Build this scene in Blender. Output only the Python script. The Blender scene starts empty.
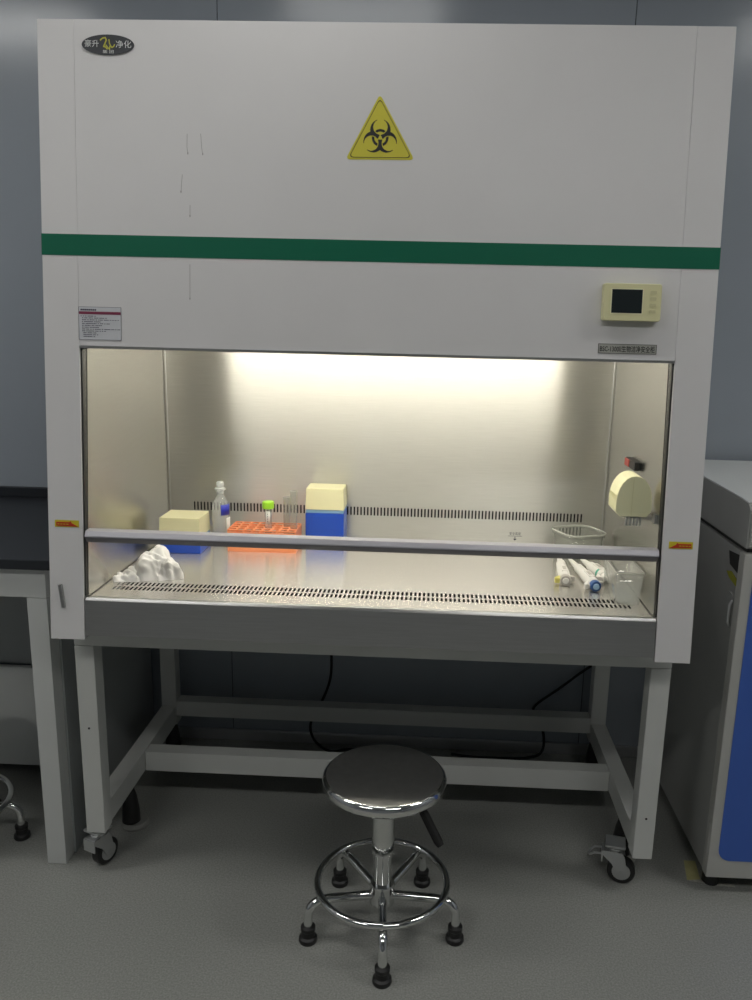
import bpy, bmesh, math, random
from math import pi, sin, cos, tan, radians, sqrt
from mathutils import Vector, Matrix, noise

random.seed(7)
SC = bpy.context.scene
COL = SC.collection

# ------------------------------------------------------------------ materials
def nodes_of(m):
    m.use_nodes = True
    return m.node_tree.nodes, m.node_tree.links

def mat(name, col, rough=0.5, metal=0.0, spec=0.5, coat=0.0, var=0.0, scale=40.0, bump=0.0, bscale=200.0,
        emit=None, estr=0.0, aniso=0.0, arot=0.0, stretch=None, trans=0.0):
    m = bpy.data.materials.new(name)
    n, l = nodes_of(m)
    b = n['Principled BSDF']
    b.inputs['Base Color'].default_value = (*col, 1)
    b.inputs['Roughness'].default_value = rough
    b.inputs['Metallic'].default_value = metal
    b.inputs['Specular IOR Level'].default_value = spec
    b.inputs['Coat Weight'].default_value = coat
    b.inputs['Transmission Weight'].default_value = trans
    tc = n.new('ShaderNodeTexCoord')
    if var > 0:
        nz = n.new('ShaderNodeTexNoise'); nz.inputs['Scale'].default_value = scale
        nz.inputs['Detail'].default_value = 6
        if stretch:
            mp = n.new('ShaderNodeMapping'); mp.inputs['Scale'].default_value = stretch
            l.new(tc.outputs['Object'], mp.inputs['Vector']); l.new(mp.outputs['Vector'], nz.inputs['Vector'])
        else:
            l.new(tc.outputs['Object'], nz.inputs['Vector'])
        r = n.new('ShaderNodeValToRGB')
        r.color_ramp.elements[0].position = 0.3; r.color_ramp.elements[1].position = 0.7
        r.color_ramp.elements[0].color = (*[c * (1 - var) for c in col], 1)
        r.color_ramp.elements[1].color = (*[min(1, c * (1 + var)) for c in col], 1)
        l.new(nz.outputs['Fac'], r.inputs['Fac']); l.new(r.outputs['Color'], b.inputs['Base Color'])
    if bump > 0:
        nb = n.new('ShaderNodeTexNoise'); nb.inputs['Scale'].default_value = bscale
        nb.inputs['Detail'].default_value = 3
        l.new(tc.outputs['Object'], nb.inputs['Vector'])
        bp = n.new('ShaderNodeBump'); bp.inputs['Strength'].default_value = bump
        bp.inputs['Distance'].default_value = 0.002
        l.new(nb.outputs['Fac'], bp.inputs['Height']); l.new(bp.outputs['Normal'], b.inputs['Normal'])
    if aniso > 0:
        b.inputs['Anisotropic'].default_value = aniso
        b.inputs['Anisotropic Rotation'].default_value = arot
        tg = n.new('ShaderNodeTangent'); tg.direction_type = 'UV_MAP'; tg.uv_map = 'UVMap'
        l.new(tg.outputs['Tangent'], b.inputs['Tangent'])
    if emit:
        b.inputs['Emission Color'].default_value = (*emit, 1)
        b.inputs['Emission Strength'].default_value = estr
    return m

def clear_mat(name, tint=(1, 1, 1), haze=0.06, hazecol=(.8, .8, .78), rough=0.05, refl=1.0):
    m = bpy.data.materials.new(name)
    n, l = nodes_of(m)
    out = n['Material Output']; n.remove(n['Principled BSDF'])
    tr = n.new('ShaderNodeBsdfTransparent'); tr.inputs['Color'].default_value = (*tint, 1)
    df = n.new('ShaderNodeBsdfDiffuse'); df.inputs['Color'].default_value = (*hazecol, 1)
    gl = n.new('ShaderNodeBsdfGlossy'); gl.inputs['Roughness'].default_value = rough
    lw = n.new('ShaderNodeLayerWeight'); lw.inputs['Blend'].default_value = .5
    pw = n.new('ShaderNodeMath'); pw.operation = 'POWER'; pw.inputs[1].default_value = 4.0
    l.new(lw.outputs['Facing'], pw.inputs[0])
    mu = n.new('ShaderNodeMath'); mu.operation = 'MULTIPLY_ADD'; mu.inputs[1].default_value = .8 * refl; mu.inputs[2].default_value = .05 * refl
    l.new(pw.outputs[0], mu.inputs[0])
    m1 = n.new('ShaderNodeMixShader'); m1.inputs['Fac'].default_value = haze
    l.new(tr.outputs[0], m1.inputs[1]); l.new(df.outputs[0], m1.inputs[2])
    m2 = n.new('ShaderNodeMixShader')
    l.new(mu.outputs[0], m2.inputs['Fac']); l.new(m1.outputs[0], m2.inputs[1]); l.new(gl.outputs[0], m2.inputs[2])
    l.new(m2.outputs[0], out.inputs['Surface'])
    return m

M = {}
M['white'] = mat('white_powder_coat', (.69, .68, .68), .38, spec=.4, var=.015, scale=6, bump=.03, bscale=500)
M['stand'] = mat('white_frame_paint', (.60, .61, .585), .4, var=.02, scale=8)
M['bench_white'] = mat('bench_frame_paint', (.60, .615, .60), .4, var=.02, scale=8)
M['green'] = mat('green_band_vinyl', (.003, .125, .068), .5, spec=.2)
M['wall'] = mat('grey_blue_wall_panel', (.33, .365, .405), .2, spec=.5, var=.03, scale=2.5)
M['wall_side'] = mat('grey_wall_panel', (.36, .38, .41), .4, var=.03, scale=2.5)
M['groove'] = mat('dark_groove', (.03, .03, .03), .8)
M['ceil'] = mat('ceiling_panel', (.45, .46, .47), .7, var=.02, scale=3)
M['alu'] = mat('aluminium_strip', (.62, .63, .64), .32, metal=.85)
M['steel'] = mat('brushed_steel', (.60, .59, .56), .27, metal=1, aniso=.92, arot=.25, var=.05, scale=6, stretch=(2, 2, 90))
M['steel_rear'] = mat('brushed_steel_rear', (.64, .63, .595), .345, metal=.94, aniso=1.0, arot=.25, var=.05, scale=6, stretch=(2, 2, 90))
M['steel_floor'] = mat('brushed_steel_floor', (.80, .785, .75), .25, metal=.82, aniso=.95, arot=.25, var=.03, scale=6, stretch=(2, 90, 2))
M['apron'] = mat('brushed_steel_apron', (.50, .50, .49), .30, metal=1, aniso=.6, arot=.25, var=.05, scale=6, stretch=(2, 2, 60))
M['bar'] = mat('anodised_bar', (.40, .395, .43), .42, metal=.4)
M['bar_shaded'] = mat('shaded_bar_grey', (.16, .155, .165), .45)  # shade on the sash bar's lower face, put into the colour
M['chrome'] = mat('chrome', (.72, .73, .72), .07, metal=1)
M['seat_steel'] = mat('seat_steel', (.56, .555, .54), .36, metal=1, var=.05, scale=60)
M['zinc'] = mat('zinc_bracket', (.55, .56, .56), .35, metal=.8)
M['black_rubber'] = mat('black_rubber', (.012, .012, .012), .45)
M['black_plastic'] = mat('black_plastic', (.012, .012, .012), .6, spec=.3)
M['dark'] = mat('dark_cavity', (.01, .01, .01), .9)
M['gasket'] = mat('black_gasket', (.02, .02, .018), .6)
M['glass'] = clear_mat('sash_glass', (.985, .99, .985), 0.0, rough=.01, refl=.55)
M['pad'] = mat('foot_pad_grey', (.27, .27, .25), .5)
M['switch_red'] = mat('dark_red_cap', (.28, .025, .02), .4)
M['clear'] = clear_mat('clear_plastic', (.93, .94, .93), .07, (.85, .85, .82), .06, 1.0)
M['clear_tray'] = clear_mat('clear_tray_plastic', (.93, .94, .93), .17, (.88, .88, .85), .06, 1.0)
M['clear_edge'] = clear_mat('clear_plastic_edge', (.85, .86, .84), .4, (.85, .85, .8), .08, 1.0)
M['frost'] = clear_mat('frosted_plastic', (.93, .95, .95), .27, (.85, .87, .88), .10, 1.0)
M['frost_cap'] = clear_mat('frosted_cap', (.93, .95, .95), .5, (.85, .87, .88), .10, 1.0)
M['cream_lid'] = mat('cream_lid_plastic', (.80, .76, .48), .3, var=.02, scale=20)
M['blue_box'] = mat('blue_plastic', (.01, .06, .42), .3)
M['pale_blue'] = mat('pale_blue_plastic', (.22, .38, .55), .35)
M['cream'] = mat('cream_plastic', (.72, .69, .40), .35)
M['button'] = mat('button_olive', (.60, .57, .32), .4)
M['cream_pale'] = mat('pale_cream_cover', (.82, .79, .52), .35)
M['orange'] = mat('orange_plastic', (.88, .30, .13), .4)
M['lime'] = mat('lime_cap', (.35, .72, .03), .35)
M['paper'] = mat('white_paper', (.78, .78, .76), .6)
M['label'] = mat('sticker_paper', (.58, .59, .62), .4)
M['crimson'] = mat('crimson_ink', (.20, .02, .06), .5)
M['ink'] = mat('dark_ink', (.03, .03, .06), .6)
M['black_ink'] = mat('black_ink', (.012, .012, .012), .5)
M['yellow'] = mat('yellow_sticker', (.62, .56, .05), .4)
M['yellow_arrow'] = mat('yellow_arrow_sticker', (.60, .50, .03), .4)
M['red'] = mat('red_ink', (.45, .03, .01), .45)
M['badge'] = mat('badge_grey', (.055, .058, .065), .3, metal=.3)
M['silver_ink'] = mat('silver_ink', (.7, .72, .72), .35)
M['gold_ink'] = mat('olive_gold_ink', (.52, .50, .06), .4)
M['plate'] = mat('nameplate_metal', (.40, .40, .36), .45, metal=.1)
M['screen'] = mat('dark_screen', (.012, .018, .02), .2)
M['tissue'] = mat('crumpled_white_plastic', (.82, .81, .79), .35, var=.04, scale=30)
M['pip'] = mat('pipette_white', (.80, .79, .76), .35)
M['pip_grey'] = mat('pipette_grey', (.48, .46, .43), .4)
M['pip_yellow'] = mat('pipette_yellow', (.72, .66, .18), .4)
M['pip_blue'] = mat('pipette_blue', (.03, .10, .30), .35)
M['sky'] = mat('pale_blue_button', (.35, .55, .78), .35)
M['teal'] = mat('pipette_teal', (.05, .35, .25), .4)
M['bottle_blue'] = mat('bottle_label_blue', (.02, .03, .40), .4)
M['bench_top'] = mat('black_bench_top', (.018, .021, .026), .42, var=.05, scale=20)
M['bench_panel'] = mat('bench_panel_grey', (.36, .38, .38), .45)
M['inc_body'] = mat('incubator_grey', (.38, .385, .37), .45, var=.05, scale=5)
M['inc_front'] = mat('incubator_frame_grey', (.50, .50, .47), .4)
M['inc_top'] = mat('incubator_white_top', (.74, .76, .75), .35)
M['inc_blue'] = mat('incubator_blue_panel', (.055, .14, .52), .35)
M['tape'] = mat('yellow_floor_tape', (.46, .43, .20), .5, var=.1, scale=40)
M['tape_grey'] = mat('worn_tape_edge', (.42, .41, .37), .5, var=.25, scale=120)
M['lime_sticker'] = mat('lime_sticker', (.36, .36, .02), .5)
M['stain'] = mat('drip_stain', (.34, .33, .32), .6)
M['fluoro'] = mat('fluorescent_tube', (1, 1, 1), .4, emit=(1, .945, .81), estr=49)
M['diffuser'] = mat('ceiling_light_diffuser', (.9, .9, .9), .4, emit=(1, .99, .955), estr=15.5)

# floor: grey speckled vinyl
def floor_mat():
    m = bpy.data.materials.new('grey_speckled_vinyl')
    n, l = nodes_of(m); b = n['Principled BSDF']
    tc = n.new('ShaderNodeTexCoord')
    nz = n.new('ShaderNodeTexNoise'); nz.inputs['Scale'].default_value = 230; nz.inputs['Detail'].default_value = 4
    nz2 = n.new('ShaderNodeTexNoise'); nz2.inputs['Scale'].default_value = 3; nz2.inputs['Detail'].default_value = 4
    for q in (nz, nz2): l.new(tc.outputs['Object'], q.inputs['Vector'])
    r = n.new('ShaderNodeValToRGB')
    r.color_ramp.elements[0].position = .32; r.color_ramp.elements[0].color = (.235, .24, .223, 1)
    r.color_ramp.elements[1].position = .68; r.color_ramp.elements[1].color = (.35, .355, .333, 1)
    l.new(nz.outputs['Fac'], r.inputs['Fac'])
    r2 = n.new('ShaderNodeValToRGB')
    r2.color_ramp.elements[0].position = .3; r2.color_ramp.elements[0].color = (.94, .94, .94, 1)
    r2.color_ramp.elements[1].position = .7; r2.color_ramp.elements[1].color = (1, 1, 1, 1)
    l.new(nz2.outputs['Fac'], r2.inputs['Fac'])
    mx = n.new('ShaderNodeMix'); mx.data_type = 'RGBA'; mx.blend_type = 'MULTIPLY'; mx.inputs['Factor'].default_value = 1
    l.new(r.outputs['Color'], mx.inputs['A']); l.new(r2.outputs['Color'], mx.inputs['B'])
    l.new(mx.outputs['Result'], b.inputs['Base Color'])
    b.inputs['Roughness'].default_value = .42
    b.inputs['Specular IOR Level'].default_value = .4
    bp = n.new('ShaderNodeBump'); bp.inputs['Strength'].default_value = .12; bp.inputs['Distance'].default_value = .001
    l.new(nz.outputs['Fac'], bp.inputs['Height']); l.new(bp.outputs['Normal'], b.inputs['Normal'])
    return m
M['floor'] = floor_mat()

# ------------------------------------------------------------------ mesh helpers
class MB:
    """collects shapes; org is subtracted so the mesh sits in its thing's frame"""
    def __init__(self, root=None):
        self.bm = bmesh.new()
        r = root
        while r is not None and r.parent is not None: r = r.parent
        self.org = Vector(r.location) if r is not None else Vector((0, 0, 0))
    def _merge(self, t):
        me = bpy.data.meshes.new('tmp'); t.to_mesh(me); t.free()
        self.bm.from_mesh(me); bpy.data.meshes.remove(me)
    def box(self, x0, x1, y0, y1, z0, z1, bev=0.0, seg=2):
        t = bmesh.new()
        bmesh.ops.create_cube(t, size=1)
        for v in t.verts:
            v.co = Vector(((x0 + x1) / 2 + v.co.x * (x1 - x0), (y0 + y1) / 2 + v.co.y * (y1 - y0), (z0 + z1) / 2 + v.co.z * (z1 - z0)))
        if bev > 0:
            bmesh.ops.bevel(t, geom=t.edges[:], offset=bev, segments=seg, affect='EDGES', profile=.5)
        self._merge(t); return self
    def prism(self, poly, fn, a, b, bev=0.0):
        """poly: list of (u,v); fn(u,v,w) -> xyz; extruded from w=a to w=b"""
        t = bmesh.new()
        va = [t.verts.new(fn(u, v, a)) for u, v in poly]
        vb = [t.verts.new(fn(u, v, b)) for u, v in poly]
        t.faces.new(va); t.faces.new(vb[::-1])
        k = len(poly)
        for i in range(k):
            j = (i + 1) % k
            t.faces.new((va[j], va[i], vb[i], vb[j]))
        bmesh.ops.recalc_face_normals(t, faces=t.faces[:])
        if bev > 0:
            bmesh.ops.bevel(t, geom=t.edges[:], offset=bev, segments=2, affect='EDGES', profile=.5)
        self._merge(t); return self
    def tube(self, pts, r, seg=12, closed=False):
        pts = [Vector(p) for p in pts]; n = len(pts)
        rs = r if isinstance(r, (list, tuple)) else [r] * n
        t = bmesh.new(); rings = []; up = None
        for i, p in enumerate(pts):
            if closed: d = pts[(i + 1) % n] - pts[i - 1]
            else: d = pts[min(i + 1, n - 1)] - pts[max(i - 1, 0)]
            d.normalize()
            if up is None:
                a = Vector((0, 0, 1)) if abs(d.z) < .9 else Vector((1, 0, 0))
                up = (a - d * a.dot(d)).normalized()
            else:
                up = (up - d * up.dot(d)).normalized()
            s = d.cross(up)
            rings.append([t.verts.new(p + (up * cos(2 * pi * k / seg) + s * sin(2 * pi * k / seg)) * rs[i]) for k in range(seg)])
        m = n if closed else n - 1
        for i in range(m):
            A, B = rings[i], rings[(i + 1) % n]
            for k in range(seg):
                q = (k + 1) % seg
                t.faces.new((A[k], A[q], B[q], B[k]))
        if not closed:
            t.faces.new(rings[0][::-1]); t.faces.new(rings[-1])
        bmesh.ops.recalc_face_normals(t, faces=t.faces[:])
        self._merge(t); return self
    def lathe(self, prof, c=(0, 0, 0), seg=32, mtx=None):
        """prof: list of (r,z)"""
        t = bmesh.new(); rings = []
        for r, z in prof:
            if r < 1e-6: rings.append([t.verts.new((0, 0, z))])
            else: rings.append([t.verts.new((r * cos(2 * pi * k / seg), r * sin(2 * pi * k / seg), z)) for k in range(seg)])
        for A, B in zip(rings, rings[1:]):
            if len(A) == 1 and len(B) == 1: continue
            for k in range(seg):
                q = (k + 1) % seg
                if len(A) == 1: t.faces.new((A[0], B[q], B[k]))
                elif len(B) == 1: t.faces.new((A[k], A[q], B[0]))
                else: t.faces.new((A[k], A[q], B[q], B[k]))
        if len(rings[0]) > 1: t.faces.new(rings[0][::-1])
        if len(rings[-1]) > 1: t.faces.new(rings[-1])
        bmesh.ops.recalc_face_normals(t, faces=t.faces[:])
        if mtx is not None: bmesh.ops.transform(t, matrix=mtx, verts=t.verts[:])
        bmesh.ops.translate(t, vec=Vector(c), verts=t.verts[:])
        self._merge(t); return self
    def build(self, name, material, parent=None, label=None, angle=35, solid=0.0, kind=None):
        bm = self.bm
        bmesh.ops.translate(bm, vec=-self.org, verts=bm.verts[:])
        uv = bm.loops.layers.uv.get('UVMap') or bm.loops.layers.uv.new('UVMap')
        for f in bm.faces:
            n = f.normal
            a = max(range(3), key=lambda i: abs(n[i]))
            for lp in f.loops:
                co = lp.vert.co
                lp[uv].uv = (co.y, co.z) if a == 0 else (co.x, co.z) if a == 1 else (co.x, co.y)
        me = bpy.data.meshes.new(name); bm.to_mesh(me); bm.free()
        for p in me.polygons: p.use_smooth = angle > 0
        try: angle > 0 and me.set_sharp_from_angle(angle=radians(angle))
        except Exception: pass
        me.materials.append(material)
        o = bpy.data.objects.new(name, me); COL.objects.link(o)
        if parent is not None: o.parent = parent
        if label: o['label'] = label
        if kind: o['kind'] = kind
        if solid:
            s = o.modifiers.new('sheet', 'SOLIDIFY'); s.thickness = solid; s.offset = 0
        elif angle > 0:
            wn = o.modifiers.new('normals', 'WEIGHTED_NORMAL'); wn.keep_sharp = True; wn.weight = 90
        return o

def thing(name, label, cat, loc=(0, 0, 0), rotz=0.0, group=None):
    o = bpy.data.objects.new(name, None); COL.objects.link(o)
    o.empty_display_size = .05
    o.location = loc; o.rotation_euler = (0, 0, rotz)
    o['label'] = label; o['category'] = cat
    if group: o['group'] = group
    return o
def tag(o, label, cat, group=None):
    o['label'] = label; o['category'] = cat
    if group: o['group'] = group
    return o
def dup(o, parent=None):
    c = o.copy(); COL.objects.link(c)
    if parent is not None: c.parent = parent
    for ch in list(o.children): dup(ch, c)
    return c
def struct(o):
    o['kind'] = 'structure'; return o

def text_polys(body, size, width=None, spacing=1.0, bold=0.0):
    """a text laid out in 2D as a temporary mesh -> (verts, faces) centred"""
    cu = bpy.data.curves.new('tmp_text', 'FONT'); cu.body = body; cu.size = size
    cu.align_x = 'CENTER'; cu.align_y = 'CENTER'; cu.space_character = spacing; cu.resolution_u = 3; cu.offset = bold * size
    o = bpy.data.objects.new('tmp_text', cu); COL.objects.link(o)
    bpy.context.view_layer.update()
    dg = bpy.context.evaluated_depsgraph_get()
    me = bpy.data.meshes.new_from_object(o.evaluated_get(dg))
    vs = [tuple(v.co) for v in me.vertices]; fs = [tuple(p.vertices) for p in me.polygons]
    bpy.data.meshes.remove(me); bpy.data.objects.remove(o); bpy.data.curves.remove(cu)
    if vs:
        x0 = min(v[0] for v in vs); x1 = max(v[0] for v in vs)
        y0 = min(v[1] for v in vs); y1 = max(v[1] for v in vs)
        k = (width / (x1 - x0)) if width else 1.0
        vs = [((v[0] - (x0 + x1) / 2) * k, v[1] - (y0 + y1) / 2) for v in vs]
    return vs, fs

# ------------------------------------------------------------------ cabinet front plane
SL = .1029
def fy(z): return (z - .75) * tan(SL)
def fm(x, z, off): return (x, fy(z) - off, z)

def add_text(mb, body, x, z, size, off, width=None, spacing=1.0, bold=0.0):
    vs, fs = text_polys(body, size, width, spacing, bold)
    bv = [mb.bm.verts.new(fm(x + a, z + b, off)) for a, b in vs]
    for f in fs:
        try: mb.bm.faces.new([bv[i] for i in f])
        except ValueError: pass

def rrect(x0, x1, z0, z1, r, seg=5):
    out = []
    for cx, cz, a0 in ((x1 - r, z1 - r, 0), (x0 + r, z1 - r, 90), (x0 + r, z0 + r, 180), (x1 - r, z0 + r, 270)):
        for i in range(seg + 1):
            a = radians(a0 + 90 * i / seg); out.append((cx + r * cos(a), cz + r * sin(a)))
    return out

def slotted(mb, us, vs, keep, fn):
    grid = {}
    def vert(i, j):
        if (i, j) not in grid: grid[(i, j)] = mb.bm.verts.new(fn(us[i], vs[j]))
        return grid[(i, j)]
    for i in range(len(us) - 1):
        for j in range(len(vs) - 1):
            if keep(i, j):
                mb.bm.faces.new((vert(i, j), vert(i + 1, j), vert(i + 1, j + 1), vert(i, j + 1)))
    bmesh.ops.recalc_face_normals(mb.bm, faces=mb.bm.faces[:])

# ================================================================== ROOM
X0, X1, Y0, Y1, H = -2.9, 2.9, -4.3, .84, 2.75
struct(MB().box(X0 - .1, X1 + .1, Y0 - .1, Y1 + .2, -.1, 0).build('floor', M['floor']))
struct(MB().box(X0 - .1, X1 + .1, Y0 - .1, Y1 + .2, H, H + .1).build('ceiling', M['ceil']))
mb = MB()
edges = [X0, -1.755, -.535, .685, 1.905, X1]
for a, b in zip(edges, edges[1:]):
    mb.box(a + .0012, b - .0012, Y1, Y1 + .05, 0, H, .0008, 1)
wb = struct(mb.build('wall_back', M['wall']))
mb = MB()
for e in edges[1:-1]: mb.box(e - .0013, e + .0013, Y1 + .004, Y1 + .03, 0, H)
mb.build('panel_joint', M['groove'], wb, label='dark joint between wall panels')
struct(MB().box(X0 - .1, X0, Y0, Y1, 0, H).build('wall_left', M['wall_side']))
struct(MB().box(X1, X1 + .1, Y0, Y1, 0, H).build('wall_right', M['wall_side']))
struct(MB().box(X0 - .1, X1 + .1, Y0 - .1, Y0, 0, H).build('wall_front', M['wall_side']))
struct(MB().box(X0, X1, Y1 - .012, Y1, 0, .04, .003).build('baseboard_back', M['alu']))

def ceiling_light(x, y, lx, ly, label):
    t = thing('ceiling_light', label, 'ceiling light', (x, y, H - .035), group='ceiling light panels')
    m = MB()
    w = .03
    m.box(-lx/2, lx/2, -ly/2, -ly/2 + w, 0, .035); m.box(-lx/2, lx/2, ly/2 - w, ly/2, 0, .035)
    m.box(-lx/2, -lx/2 + w, -ly/2 + w, ly/2 - w, 0, .035); m.box(lx/2 - w, lx/2, -ly/2 + w, ly/2 - w, 0, .035)
    m.build('frame', M['inc_top'], t)
    MB().box(-lx/2 + w, lx/2 - w, -ly/2 + w, ly/2 - w, .004, .02).build('diffuser', M['diffuser'], t)
    return t
ceiling_light(-.2, -.24, .7, .2, 'short ceiling light panel almost above the cabinet top')
ceiling_light(-2.0, -.45, 1.2, .3, 'long ceiling light panel above the lab bench')
ceiling_light(2.0, -.45, 1.2, .3, 'long ceiling light panel above the incubator')
ceiling_light(-1.35, -2.0, 1.2, .3, 'long ceiling light panel behind the camera over the left half of the room')
ceiling_light(.85, -2.0, 1.2, .3, 'long ceiling light panel behind the camera over the right half of the room')

# ================================================================== BIOSAFETY CABINET
CAB = thing('biosafety_cabinet', 'white biosafety cabinet with green band, lit steel interior and glass sash', 'biosafety cabinet', (0, .38, .70))
ZB, ZT, YB = .70, 2.075, .755
XI = .6685          # inner face of the side columns
def yz(a, b, w): return (w, a, b)
side_poly = [(fy(ZB + .0), ZB), (fy(ZT), ZT), (YB, ZT), (YB, ZB)]
for s in (-1, 1):
    MB(CAB).prism(side_poly, yz, s * XI, s * .75, .0015).build('side_column', M['white'], CAB)
# upper front panel and seams beside it
ZO = 1.383
front_poly = [(fy(ZO), ZO), (fy(ZT), ZT), (fy(ZT) + .025, ZT), (fy(ZO) + .025, ZO)]
MB(CAB).prism(front_poly, yz, -XI + .0002, XI - .0002, .0004).build('front_panel', M['white'], CAB)
MB(CAB).box(-XI, XI, fy(ZT) + .025, YB, ZT - .02, ZT).build('top_panel', M['white'], CAB)
MB(CAB).box(-XI, XI, YB - .015, YB, ZB, ZT - .02).build('back_panel', M['stand'], CAB)
MB(CAB).box(-XI, XI, .03, YB - .015, ZB + .004, ZB + .016).build('bottom_panel', M['apron'], CAB)
# green band across front and columns
MB(CAB).prism([(-.7505, 1.580), (.7505, 1.580), (.7505, 1.626), (-.7505, 1.626)], fm, .0008, -.004).build('green_band', M['green'], CAB)
# lower lip of the front panel
MB(CAB).prism([(fy(ZO) - .002, ZO - .006), (fy(ZO) - .002, ZO), (fy(ZO) + .03, ZO), (fy(ZO) + .03, ZO - .006)], yz, -XI, XI).build('lower_lip', M['apron'], CAB, label='grey metal lip under the front panel')
# gaskets along the sash opening
for s in (-1, 1):
    MB(CAB).prism([(fy(.805) + .004, .805), (fy(ZO) + .004, ZO - .006), (fy(ZO) + .03, ZO - .006), (fy(.805) + .03, .805)], yz, s * .6645, s * XI).build('sash_gasket', M['gasket'], CAB)

# steel work chamber
ZF, YR, XW, ZC = .800, .63, .6625, 1.455
CH = MB(CAB).box(-XI + .001, XI - .001, .10, YR + .06, ZC, ZC + .012).build('chamber_ceiling', M['paper'], CAB)
for s in (-1, 1):
    MB(CAB).prism([(fy(.80) + .012, .795), (fy(ZC) + .03, ZC), (YR + .002, ZC), (YR + .002, .795)], yz, s * XW, s * (XW + .004)).build('chamber_side_wall', M['steel'], CAB)
# rear wall with exhaust slots
N = 116
sx0, sx1 = -.588, .604
pitch = (sx1 - sx0) / N
us = [-XW]
for i in range(N):
    us += [sx0 + i * pitch, sx0 + i * pitch + pitch * .48]
us.append(XW)
vs = [.795, .881, .907, ZC]
mb = MB(CAB)
slotted(mb, us, vs, lambda i, j: not (j == 1 and i % 2 == 1), lambda u, v: (u, YR, v))
mb.build('chamber_rear_wall', M['steel_rear'], CAB, solid=.0016, angle=0, label='brushed steel rear wall with a row of slots')
MB(CAB).box(-XW, XW, YR + .05, YR + .055, .80, ZC).build('rear_plenum', M['dark'], CAB)
# work surface with front intake grille (real slots, two rows)
NF = 118
gx0, gx1 = -.632, .632
gp = (gx1 - gx0) / NF
us = [-XW]
for i in range(NF):
    us += [gx0 + i * gp, gx0 + i * gp + gp * .5]
us.append(XW)
vs = [.013, .078, .104, .112, .140, YR]
mb = MB(CAB)
slotted(mb, us, vs, lambda i, j: not (j in (1, 3) and i % 2 == 1), lambda u, v: (u, v, ZF))
mb.build('work_surface', M['steel_floor'], CAB, solid=.0016, angle=0, label='polished steel work surface with a slotted front grille')
MB(CAB).box(-XW, XW, .03, YR, ZF - .05, ZF - .045).build('intake_plenum', M['dark'], CAB)
# apron below the opening
MB(CAB).prism([(fy(.711), .711), (fy(.795), .795), (fy(.803) + .003, .8025), (.018, .8025), (.018, .711)], yz, -XI + .002, XI - .002, .0012).build('front_apron', M['apron'], CAB, label='brushed steel apron below the opening')
for s in (-1, 1):
    MB(CAB).box(min(s * .6605, s * .6624), max(s * .6605, s * .6624), .022, YR - .001, ZF + .0009, ZF + .0022).build('edge_seal', M['gasket'], CAB, label='thin dark seal along the work surface edge')
for s in (-1, 1):
    MB(CAB).tube([(s * .6585, YR - .004, ZF + .002), (s * .6585, YR - .004, ZC - .001)], .0013, 8).build('corner_trim', M['alu'], CAB, label='bright weld line in the chamber corner')
# lamp
MB(CAB).box(-.63, .63, .245, .305, ZC - .012, ZC).build('lamp_housing', M['paper'], CAB)
lamp = MB(CAB).tube([(-.56, .275, ZC - .03), (.56, .275, ZC - .03)], .013, 16).build('lamp_tube', M['fluoro'], CAB, label='lit fluorescent tube')
for s in (-1, 1):
    MB(CAB).box(min(s * .5605, s * .58), max(s * .5605, s * .58), .261, .289, ZC - .045, ZC - .012, .003).build('lamp_holder', M['pip_grey'], CAB)

# glass sash: pane + handle bar
MB(CAB).prism([(fy(.955) + .012, .955), (fy(1.43) + .012, 1.43), (fy(1.43) + .017, 1.43), (fy(.955) + .017, .955)], yz, -.663, .663).build('sash_glass', M['glass'], CAB)
def barp(a, b, w): return (w, fy(b) + a, b)
MB(CAB).prism([(.020, .962), (.003, .962), (-.003, .9605), (-.008, .950), (-.008, .9475), (.020, .9475)], barp, -.661, .661).build('sash_handle', M['bar'], CAB, angle=14, label='anodised handle bar along the sash bottom')
MB(CAB).prism([(.018, .9474), (-.0065, .9474), (-.0065, .945), (.001, .934), (.018, .934)], barp, -.660, .660).build('sash_bar_underside', M['bar_shaded'], CAB, angle=14, label='underside of the sash bar, its shade painted dark grey')
mb = MB(CAB)
add_text(mb, '安全高度', .336, .985, .008, -.0115, width=.026)
mb.prism([(.320, .979), (.352, .979), (.352, .9797), (.320, .9797)], fm, -.0112, -.0118)
mb.prism([(.3352, .971), (.3368, .971), (.3368, .978), (.3352, .978)], fm, -.0112, -.0118)
mb.prism([(.332, .973), (.336, .969), (.340, .973)], fm, -.0112, -.0118)
mb.build('height_mark', M['ink'], CAB, label='small dark height mark on the glass')

# badge
def ell(cx, cz, a, b, n=40): return [(cx + a * cos(2 * pi * i / n), cz + b * sin(2 * pi * i / n)) for i in range(n)]
bd = MB(CAB).prism(ell(-.593, 2.023, .0575, .0205), fm, .0025, -.002).build('maker_badge', M['badge'], CAB, label='dark oval badge with silver writing')
mb = MB(CAB)
add_text(mb, '豪升', -.628, 2.025, .0155, .0031, width=.031)
add_text(mb, '净化', -.558, 2.024, .0165, .0031, width=.034)
add_text(mb, '集团', -.592, 2.0085, .0075, .0031, width=.024, spacing=1.6)
mb.build('badge_lettering', M['silver_ink'], bd)
mb = MB(CAB)
def stroke(mb, pts, w, off):
    for (x0, z0), (x1, z1) in zip(pts, pts[1:]):
        d = Vector((x1 - x0, z1 - z0)); L = d.length or 1; q = Vector((-d.y, d.x)) / L * w / 2; e = d / L * w * .3
        mb.prism([(x0 - q.x - e.x, z0 - q.y - e.y), (x1 - q.x + e.x, z1 - q.y + e.y), (x1 + q.x + e.x, z1 + q.y + e.y), (x0 + q.x - e.x, z0 + q.y - e.y)], fm, off, off - .0006)
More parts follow.
